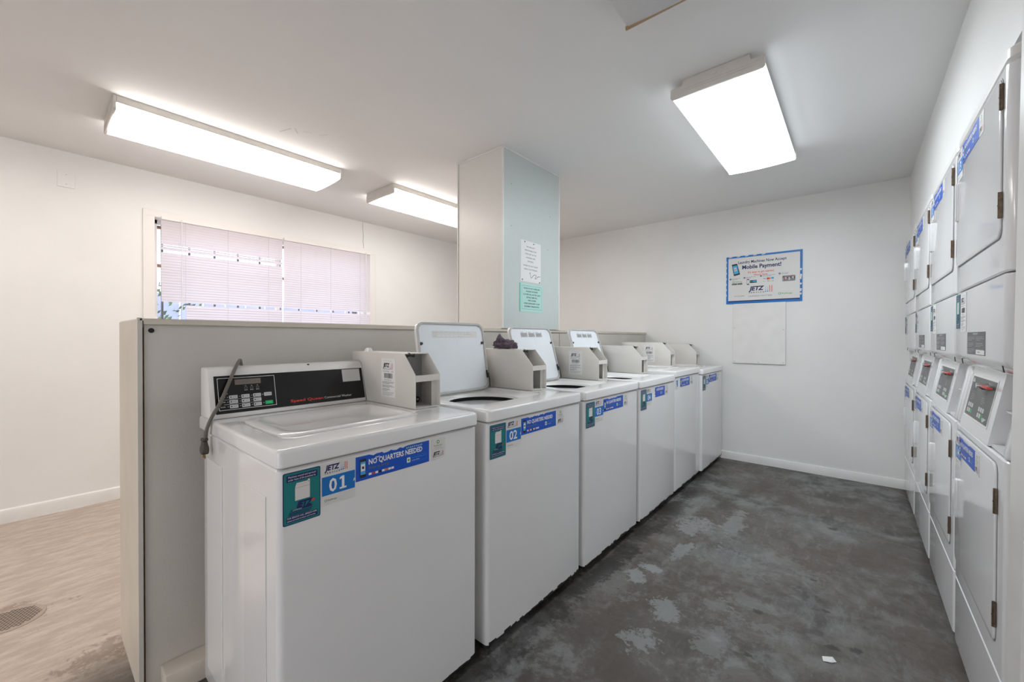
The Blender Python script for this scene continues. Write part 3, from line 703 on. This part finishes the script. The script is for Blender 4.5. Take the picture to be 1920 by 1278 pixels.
def clothobj():
    bm = bmesh.new(); bmesh.ops.create_icosphere(bm, subdivisions=4, radius=1)
    from mathutils import noise
    for v in bm.verts:
        p = v.co.copy(); nn = noise.turbulence(p*1.6, 4, True)*.9+abs(noise.noise(p*5))*.5
        r = .62+nn*.55; v.co = Vector((p.x*.070*r, p.y*.050*r, max(p.z, -.25)*.042*r))
        v.co.z += .010
        if p.x < -.1 and abs(p.y) < .5 and p.z > .2: v.co.z += .035*max(0, 1-abs(p.x+.45)*3)
    zmin = min(v.co.z for v in bm.verts)
    for v in bm.verts: v.co.z -= zmin
    me = bpy.data.meshes.new('cloth'); bm.to_mesh(me); bm.free(); me.materials.append(m_cloth)
    me.polygons.foreach_set('use_smooth', [True]*len(me.polygons)); return me
cl = link('cloth', clothobj()); cl.location = (-1.49, 1.705, 1.1385); cl.rotation_euler = (0, 0, .6); tag(cl, 'crumpled purple-grey cloth on the coin box of washing machine 02', 'cloth')
def plasticbit(loc, label):
    b = MB(); b.loft([rr(0, 0, .022, .012, .005, 0, 2), rr(0, 0, .018, .010, .005, .008, 2), rr(.002, 0, .010, .007, .003, .016, 2)], m_plast)
    o = b.build('plastic_cap'); o.location = loc; tag(o, label, 'plastic cap', 'white plastic caps on the coin boxes')
plasticbit((-1.640, .960, 1.1385), 'small white plastic cap on the coin box of washing machine 01')
plasticbit((-1.590, 4.36, 1.1385), 'small white plastic cap on the coin box of the farthest washing machine')

# ------------------------------------------------------------------ dryers (local x into the wall, y along the row, z up)
def dryer_panel():
    p = Print(.340, .168, m_trim)
    p.rect(.008, .008, .324, .152, m_dgrey, 1)
    for i in range(2):
        x = .020+i*.155; p.rect(x+.020, .032, .055, .030, m_label, 2); p.lines(x+.02, .075, .05, 4, .007, .0015, m_lgrey, 2, i)
        for r_ in range(2):
            for c_ in range(3):
                p.rrect(x+.012+c_*.027, .110+r_*.022, .020, .016, .003, m_gbtn if (r_ == 1 and c_ == 2) else m_btn, 2)
        p.rect(x+.080, .02, .0008, .13, m_label, 2)
    p.poly([(.012, .030), (.050, .030), (.031, .012)], m_btn, 2); p.poly([(.240, .140), (.310, .140), (.275, .156)], m_btn, 2); p.disc(.275, .145, .004, m_gbtn, 3); p.disc(.031, .024, .003, m_gbtn, 3)
    return p.mesh('control_panel')
ME_DP = dryer_panel()
def dark_label():
    p = Print(.255, .074, m_label); p.text('IMPORTANT', .09, .009, .07, .006, m_wht, 1)
    for i in range(2):
        for j in range(3): p.lines(.008+i*.125, .016+j*.020, .11, 3, .005, .0016, m_lgrey, 1, i*3+j)
    p.rect(.135, .058, .115, .014, m_pap, 2); p.lines(.16, .063, .05, 1, .005, .003, m_grey, 3)
    return p.mesh('instruction_plate')
ME_DL = dark_label()
def dryer(label, y0, up, lo, darkpl=True):
    Wd = .700; X0 = .300
    t = thing('stacked_dryer', label, 'dryer', (X0, y0, 0), 0, 'stacked dryers in a row in the wall alcove')
    def body(mb, x0, x1, z0, z1, r=.028, m=m_dry, e=.004):
        n = 6
        def fp(i, z):
            pts = [(x1, i), (x1, Wd-i)]
            for k in range(n+1):
                a = math.radians(90*k/n); pts.append((x0+i+r-r*math.sin(a), Wd-i-r+r*math.cos(a)))
            for k in range(n+1):
                a = math.radians(90*k/n); pts.append((x0+i+r-r*math.cos(a), i+r-r*math.sin(a)))
            return [(p[0], p[1], z) for p in pts]
        mb.loft([fp(e, z0), fp(0, z0+e), fp(0, z1-e), fp(e, z1)], m)
        return mb
    b = MB(); body(b, .004, .66, .03, .278); b.box((.03, .03, 0), (.64, Wd-.03, .031), m_dark); b.build('base_panel', t)
    b = MB(); body(b, .004, .66, .281, .876); b.build('lower_cabinet', t)
    b = MB(); body(b, 0, .66, 1.378, 1.926); b.build('upper_cabinet', t)
    # middle panel with the sloping chin
    n = 6; r = .028
    def fp(x0, i, z):
        pts = [(.66, i), (.66, Wd-i)]
        for k in range(n+1):
            a = math.radians(90*k/n); pts.append((x0+r-r*math.sin(a), Wd-i-r+r*math.cos(a)))
        for k in range(n+1):
            a = math.radians(90*k/n); pts.append((x0+r-r*math.cos(a), i+r-r*math.sin(a)))
        return [(p[0], p[1], z) for p in pts]
    b = MB(); b.loft([fp(.034, .006, 1.098), fp(.030, .003, 1.100), fp(.004, 0, 1.133), fp(0, 0, 1.142), fp(0, 0, 1.370), fp(.004, .004, 1.374)], m_dry)
    mp = b.build('middle_panel', t, 40)
    for yy in (.06, Wd-.085):
        b = MB(); b.prism([(yy, 1.108), (yy+.008, 1.108), (yy+.022, 1.126), (yy+.014, 1.126)], 'x', .0125, .0145, m_dkst); 
        o = b.build('latch_slot', mp); o.location = (-.004, 0, 0)
    b = MB(); body(b, .002, .66, 1.930, 1.9705, .028, m_white2, .008); b.build('top_cover', t)
    # console section between the cabinets
    zl, zh = .879, 1.1005
    fx = lambda z: .004+.17*(z-.878)
    b = MB(); b.box((.13, .01, zl), (.66, Wd-.01, zh), m_box); b.box((.1285, .05, .920), (.1302, Wd-.03, .9215), m_boxin)  # recess back takes a darker enamel, its shade put into the colour
    def wedge(ya, yb, m=m_dry, bev=.0):
        b.prism([(fx(zl)+0, zl), (fx(zh), zh), (.13, zh), (.13, zl)], 'y', ya, yb, m, bev)
    wedge(.205, .655-.03, m_dry)
    b.box((.012, .05, zl), (.13, Wd-.02, zl+.008), m_dry); 
    for (ya, yb) in ((.05, .205), (.625, Wd-.03)): b.box((.040, ya, .985), (.13, yb, .989), m_dry)
    con = b.build('console', t)
    for (ya, yb) in ((.002, .052), (Wd-.032, Wd-.002)):
        b = MB(); wedge(ya, yb, m_dry, .010); b.build('side_post', con, 50)
    nrm = Vector((-1, 0, .17)).normalized(); o_ = Vector((fx(1.072), .598, 1.072))+nrm*.0004
    cp = stick('control_panel', ME_DP, con, o_, (0, -1, 0), nrm, 'grey panel with two rows of keys'); cp.scale = (1.0, .92, 1)
    b = MB(); b.cyl((.006, .372, 1.046), (.034, .372, 1.046), .009, .010, m_chrome, 16); b.box((.012, .270, 1.041), (.026, .362, 1.049), m_redp, .003, 2); b.box((.014, .352, 1.034), (.032, .386, 1.046), m_dkst, .003, 2); b.build('coin_slide', con)['label'] = 'chrome fitting with a red handle'
    # doors
    for (z0, z1, y_near, num, hz, nm) in ((1.474, 1.905, .045, up, ((1.525, 1.595), (1.815, 1.885)), 'u'), (.352, .852, .082, lo, ((.400, .470), (.715, .785)), 'l')):
        xa = .0 if nm == 'u' else .004
        ya, yb = y_near, .662
        def sh(i, x): return [(x, p[0], p[1]) for p in rr((ya+yb)/2, (z0+z1)/2, (yb-ya)/2-i, (z1-z0)/2-i, .028, 0, 3)]
        b = MB(); b.loft([sh(-.003, xa-.0003), sh(-.003, xa-.0012)], m_boxin); b.loft([sh(0, xa-.001), sh(0, xa-.0035), sh(.0015, xa-.005), sh(.004, xa-.0056)], m_dry)
        dr = b.build('door', t, 35)
        fx_ = xa-.0056
        hc = (1.64+1.79)/2 if nm == 'u' else .595
        b = MB(); b.loft([[(x, p[0], p[1]) for p in rr(.628, hc, .014-i, .074-i, .007, 0, 3)] for (x, i) in ((fx_+.002, 0), (fx_-.003, .001), (fx_-.0045, .003))], m_dry)
        b.box((fx_-.0050, .6275, hc-.060), (fx_-.0044, .638, hc+.060), m_boxin); b.box((fx_-.0085, .6165, hc-.070), (fx_-.0035, .6265, hc+.070), m_dry, .002, 2)
        b.build('handle', dr, 40)
        for (h0, h1) in hz:
            b = MB(); b.box((xa-.0065, ya-.007, h0), (xa-.0005, ya+.003, h1), m_bronze, .0008, 1); b.cyl((xa-.0065, ya-.003, h0), (xa-.0065, ya-.003, h1), .0028, .0028, m_bronze, 10)
            b.box((xa-.0096, ya-.005, h0+(h1-h0)*.47), (xa-.008, ya-.001, h0+(h1-h0)*.5), m_dark); b.build('hinge', dr)
        zt = z1+.018-.004 if nm == 'u' else z1-.018
        zs = 1.900 if nm == 'u' else .835
        stick('number_sticker', make_number(num), dr, (fx_-.0001, .650+(-.01 if nm == 'l' else -.015), zs), (0, -1, 0), (-1, 0, 0), 'sticker with a blue number block')
        bs = stick('payment_banner_sticker', BAN[0], dr, (fx_-.0002, .548 if nm == 'u' else .582, zs+.002), (0, -1, 0), (-1, 0, 0), 'blue banner sticker')
        if nm == 'l': pass
        stick('payment_sticker', ME_PAY, dr, (fx_-.0002, .286 if nm == 'u' else .320, zs), (0, -1, 0), (-1, 0, 0))
    stick('service_sticker', ME_TEAL, mp, (-.0002, .690-.01, 1.366), (0, -1, 0), (-1, 0, 0), 'teal sticker with a drawing of a washer').scale = (.85, 1, 1)
    stick('service_label', ME_PRICE, mp, (-.0002, .595, 1.366), (0, -1, 0), (-1, 0, 0), 'white service label with barcode').scale = (1, .9, 1)
    if darkpl: stick('instruction_plate', ME_DL, mp, (-.0002, .470, 1.222), (0, -1, 0), (-1, 0, 0), 'dark grey instruction plate')
    return t
dryer('pair of stacked dryers nearest the camera, numbered 13 and 14, beside the trim board', 1.645, '13', '14')
dryer('pair of stacked dryers, second from the camera, next to dryers 13 and 14', 2.350, '11', '12')
dryer('pair of stacked dryers, third from the camera, second from the poster wall', 3.058, '09', '10')
dryer('pair of stacked dryers farthest away, against the poster wall, without a dark instruction plate', 3.765, '07', '08', False)

# ------------------------------------------------------------------ wall things
# poster
p = Print(.620, .466, m_blue, .006)
p.rect(.018, .018, .584, .424, m_stw, 1); p.rect(.018, .436, .584, .010, m_navy, 2)
k = random.Random(2)
for i in range(9): x = .02+i*.035; p.poly([(x, .004), (x+.03, .000), (x+.034, .006), (x+.008, .011)], m_stw, 2) if i % 2 == 0 else None
for i in range(7):
    y = .04+i*.055; p.poly([(.0, y), (.006, y+.004), (.004, y+.02), (.0, y+.022)], m_stw, 2)
for (y, h) in ((.17, .02), (.22, .05), (.30, .02), (.35, .03), (.39, .02)): p.poly([(.604, y), (.618, y+.004), (.612, y+h), (.602, y+h-.004)], m_stw, 2)
p.text('Laundry Machines Now Accept', .105, .077, .395, .026, m_navy, 2, .02)
p.text('Mobile Payment!', .140, .131, .320, .036, m_navy, 2, .03)
p.text("It's easy to get started.", .190, .176, .215, .020, m_red, 2, .01); p.text("Here's how.", .240, .203, .115, .018, m_red, 2, .01)
p.poly([(.048, .078), (.095, .072), (.122, .180), (.068, .192)], m_ink, 2); p.poly([(.054, .093), (.094, .087), (.111, .167), (.071, .176)], m_cyan, 3); p.poly([(.066, .112), (.088, .108), (.096, .142), (.074, .147)], m_stw, 4)
for i in range(3): p.rect(.072, .120+i*.007, .018, .003, m_redp, 5)
for i, (x, y) in enumerate(((.038, .222), (.160, .217), (.298, .211), (.448, .203))):
    p.disc(x, y, .0085, m_navy, 2); p.text(str(i+1), x, y+.004, None, .009, m_wht, 3, .02, center=True)
    p.text(('DOWNLOAD THE', 'ADD OR SHARE YOUR', 'FUND YOUR ACCOUNT WITH', 'TAP TO PAY')[i], x+.014, y-.001, (.07, .08, .10, .055)[i], .006, m_navy, 2)
    p.text(('FREE APP', 'DETAILS', 'CREDIT OR DEBIT', 'AND START')[i], x+.014, y+.009, (.045, .04, .07, .05)[i], .006, m_navy, 2)
    if i: p.rect(x-.022, y-.01, .0008, .075, m_lgrey, 1)
payrange(p, .055, .256, .085, .012); 
for i in range(2): p.rrect(.050+i*.048, .265, .043, .015, .002, m_ink, 2); p.text(('App Store', 'Google Play')[i], .054+i*.048, .275, .034, .006, m_wht, 3)
p.rrect(.180, .232, .020, .055, .003, m_ink, 2); p.rect(.182, .240, .016, .038, m_stw, 3); p.rect(.206, .245, .058, .026, m_ink, 2); p.rect(.206, .250, .058, .013, m_cyan, 3); p.rect(.206, .250, .025, .013, m_teal, 4)
p.text('VISA', .318, .243, .022, .009, m_navy, 2, .02, .2); p.rect(.346, .231, .028, .019, m_redp, 2); p.rect(.362, .231, .014, .019, m_orange, 3); p.rect(.380, .229, .022, .018, m_cyan, 2)
for i in range(3): p.rect(.312+i*.035, .262, .022, .004, (m_lgrey, m_redp, m_green)[i], 2)
p.rrect(.468, .226, .100, .052, .006, m_grey, 2)
for i in range(14): p.poly([(.472+k.uniform(0, .08), .230+k.uniform(0, .035)) for _ in range(1)]*1+[(.47+i*.0065, .228), (.478+i*.0065, .24+k.uniform(0, .03)), (.471+i*.0065, .272)], (m_lgrey, m_ink, m_redp, m_stw)[i % 4], 3) if False else p.rect(.470+i*.0068, .229+k.uniform(0, .02), .0055, k.uniform(.01, .026), (m_lgrey, m_ink, m_redp, m_stw)[i % 4], 3)
jetz(p, .197, .305, .195, .070); p.text('LAUNDRY MATTERS', .195, .405, .195, .014, m_grey, 2)
p.text('877-526-8965', .072, .398, .088, .012, m_grey, 2); payrange(p, .440, .394, .105, .013)
po = link('payment_poster', p.mesh('payment_poster')); orient(po, (-.988, YF-.0005, 2.004), (1, 0, 0), (0, -1, 0)); tag(po, 'blue-bordered laundry payment poster on the far wall above the blank panel', 'poster')
b = MB(); b.box((-.925, YF-.016, .957), (-.490, YF-.0005, 1.537), m_trim, .002, 1); bp_ = b.build('wall_panel'); tag(bp_, 'blank white screwed-on panel below the blue-bordered poster', 'panel')
for (x, z) in ((-.91, .975), (-.505, .975), (-.705, .972), (-.507, 1.28), (-.91, 1.30)):
    b = MB(); b.cyl((x, YF-.0155, z), (x, YF-.0172, z), .004, .003, m_steel, 8); b.build('screw', bp_)
b = MB(); b.box((XL, .121, 2.232), (XL+.005, .205, 2.342), m_wall, .0015, 1); cp_ = b.build('cover_plate'); tag(cp_, 'painted blank cover plate high on the left wall', 'cover plate')
for z in (2.255, 2.32):
    b = MB(); b.cyl((XL+.004, .163, z), (XL+.006, .163, z), .003, .0025, m_lgrey, 8); b.build('screw', cp_)
b = MB(); b.tube([(XL+.004, 2.377, 2.475), (XL+.005, 2.378, 2.40), (XL+.006, 2.384, 2.33), (XL+.005, 2.381, 2.27), (XL+.006, 2.388, 2.20), (XL+.006, 2.378, 2.165)], .0022, m_lgrey, 6)
tag(b.build('cable'), 'thin loose cable hanging from the ceiling above the right blind', 'cable')
# notices on the column
nx = CX1+.0006
p = Print(.238, .292, m_pap)
for i, s_ in enumerate(('WE ARE NOT', 'RESPONSIBLE FOR', 'ITEMS LEFT IN THE', 'WASHERS AND', 'DRYERS.', 'PLEASE DO NOT LEAVE', 'ITEMS UNATTENDED')):
    p.text(s_, .115, .046+i*.0258-(0 if i < 5 else -.006), (.10, .135, .13, .11, .07, .17, .155)[i], .0095, m_ink, 1, 0, center=True)
sig = [(.10, .232), (.108, .222), (.112, .250), (.122, .262), (.150, .238), (.172, .232), (.182, .238), (.166, .258), (.178, .262), (.200, .243), (.228, .240)]
for a_, b_ in zip(sig, sig[1:]):
    dx, dy = b_[0]-a_[0], b_[1]-a_[1]; L_ = math.hypot(dx, dy); ox, oy = -dy/L_*.0016, dx/L_*.0016
    p.poly([(a_[0]+ox, a_[1]+oy), (a_[0]-ox, a_[1]-oy), (b_[0]-ox, b_[1]-oy), (b_[0]+ox, b_[1]+oy)][::-1], m_ink, 1)
wn = link('white_notice', p.mesh('white_notice')); orient(wn, (nx, 2.222, 1.893), (0, 1, 0), (1, 0, 0)); tag(wn, 'white paper notice with a signature pinned on the column above the green one', 'notice')
for (x, y) in ((.045, .010), (.150, .012), (.018, .280), (.222, .285)):
    b = MB(); b.cyl((x, -y, .0006), (x, -y, .004), .0045, .0035, m_ink, 10); b.build('push_pin', wn)
p = Print(.276, .202, m_greenp); p.rect(0, 0, .012, .202, m_dgreen, 1); p.frame(.026, .014, .236, .168, .0014, m_teal, 1)
for i, s_ in enumerate(('PLEASE DO NOT OVERLOAD', 'WASHER OR DRYER', 'CLOTHES WILL NOT BE CLEAN', 'DRYING TIME WILL', 'TAKE LONGER', 'OVERLOADING MAY CAUSE', 'EQUIPMENT BREAKDOWN')):
    p.text(s_, .144, .038+i*.0215, (.19, .14, .205, .13, .10, .185, .175)[i], .0105, m_ink, 2, .01, center=True)
gn = link('green_notice', p.mesh('green_notice')); orient(gn, (nx, 2.208, 1.587), (0, 1, 0), (1, 0, 0)); tag(gn, 'mint green paper notice on the column below the white one', 'notice')

# floor drain
b = MB(); n = 40; R = .098
rings = [[(math.cos(2*math.pi*i/n)*r, math.sin(2*math.pi*i/n)*r, z) for i in range(n)] for (r, z) in ((R+.004, .0005), (R+.002, .003), (R, .0035))]
b.loft(rings, m_drain, cap0=False)
gx = -6
for ix in range(-11, 12):
    for iy in range(-6, 7):
        x, y = ix*.0085, iy*.019+(.0095 if ix % 2 else 0)
        if math.hypot(abs(x)+.003, abs(y)+.006) < R-.008:
            b.poly([(x-.0026, y-.0060, .0039), (x+.0026, y-.0060, .0039), (x+.0026, y+.0060, .0039), (x-.0026, y+.0060, .0039)], m_dark)
dg = b.build('floor_drain'); dg.location = (-2.725, -.062, 0); dg.rotation_euler = (0, 0, .3); tag(dg, 'round perforated metal drain in the floor left of the partition', 'floor drain')
# paper scrap
b = MB(); b.poly([(-.022, -.010, .001), (.004, -.016, .004), (.024, -.006, .001), (.020, .012, .006), (-.014, .014, .002)], m_pap); b.poly([(-.022, -.010, .0006), (-.014, .014, .0006), (.020, .012, .001), (.024, -.006, .0006), (.004, -.016, .0006)], m_pap)
ps = b.build('paper_scrap', None, 0); ps.location = (-.069, 1.915, .0004); ps.rotation_euler = (0, 0, .5); tag(ps, 'small crumpled white paper scrap on the aisle floor', 'paper scrap')

b = MB()
for (x, y, w_, h_, a) in ((-2.70, 1.02, .10, .010, .3), (-2.66, 1.07, .07, .008, -.6), (-2.62, 1.12, .05, .006, 1.0), (-2.58, 1.20, .06, .006, .5)):
    c_, s_ = math.cos(a), math.sin(a)
    b.poly([(x+c_*u-s_*v, y+s_*u+c_*v, CEIL-.0006) for (u, v) in ((-w_/2, -h_/2), (-w_/2, h_/2), (w_/2, h_/2), (w_/2, -h_/2))], m_fill)
o = b.build('trim_2', None, 0); o['kind'] = 'structure'; o['label'] = 'faint filler scrape on the ceiling'
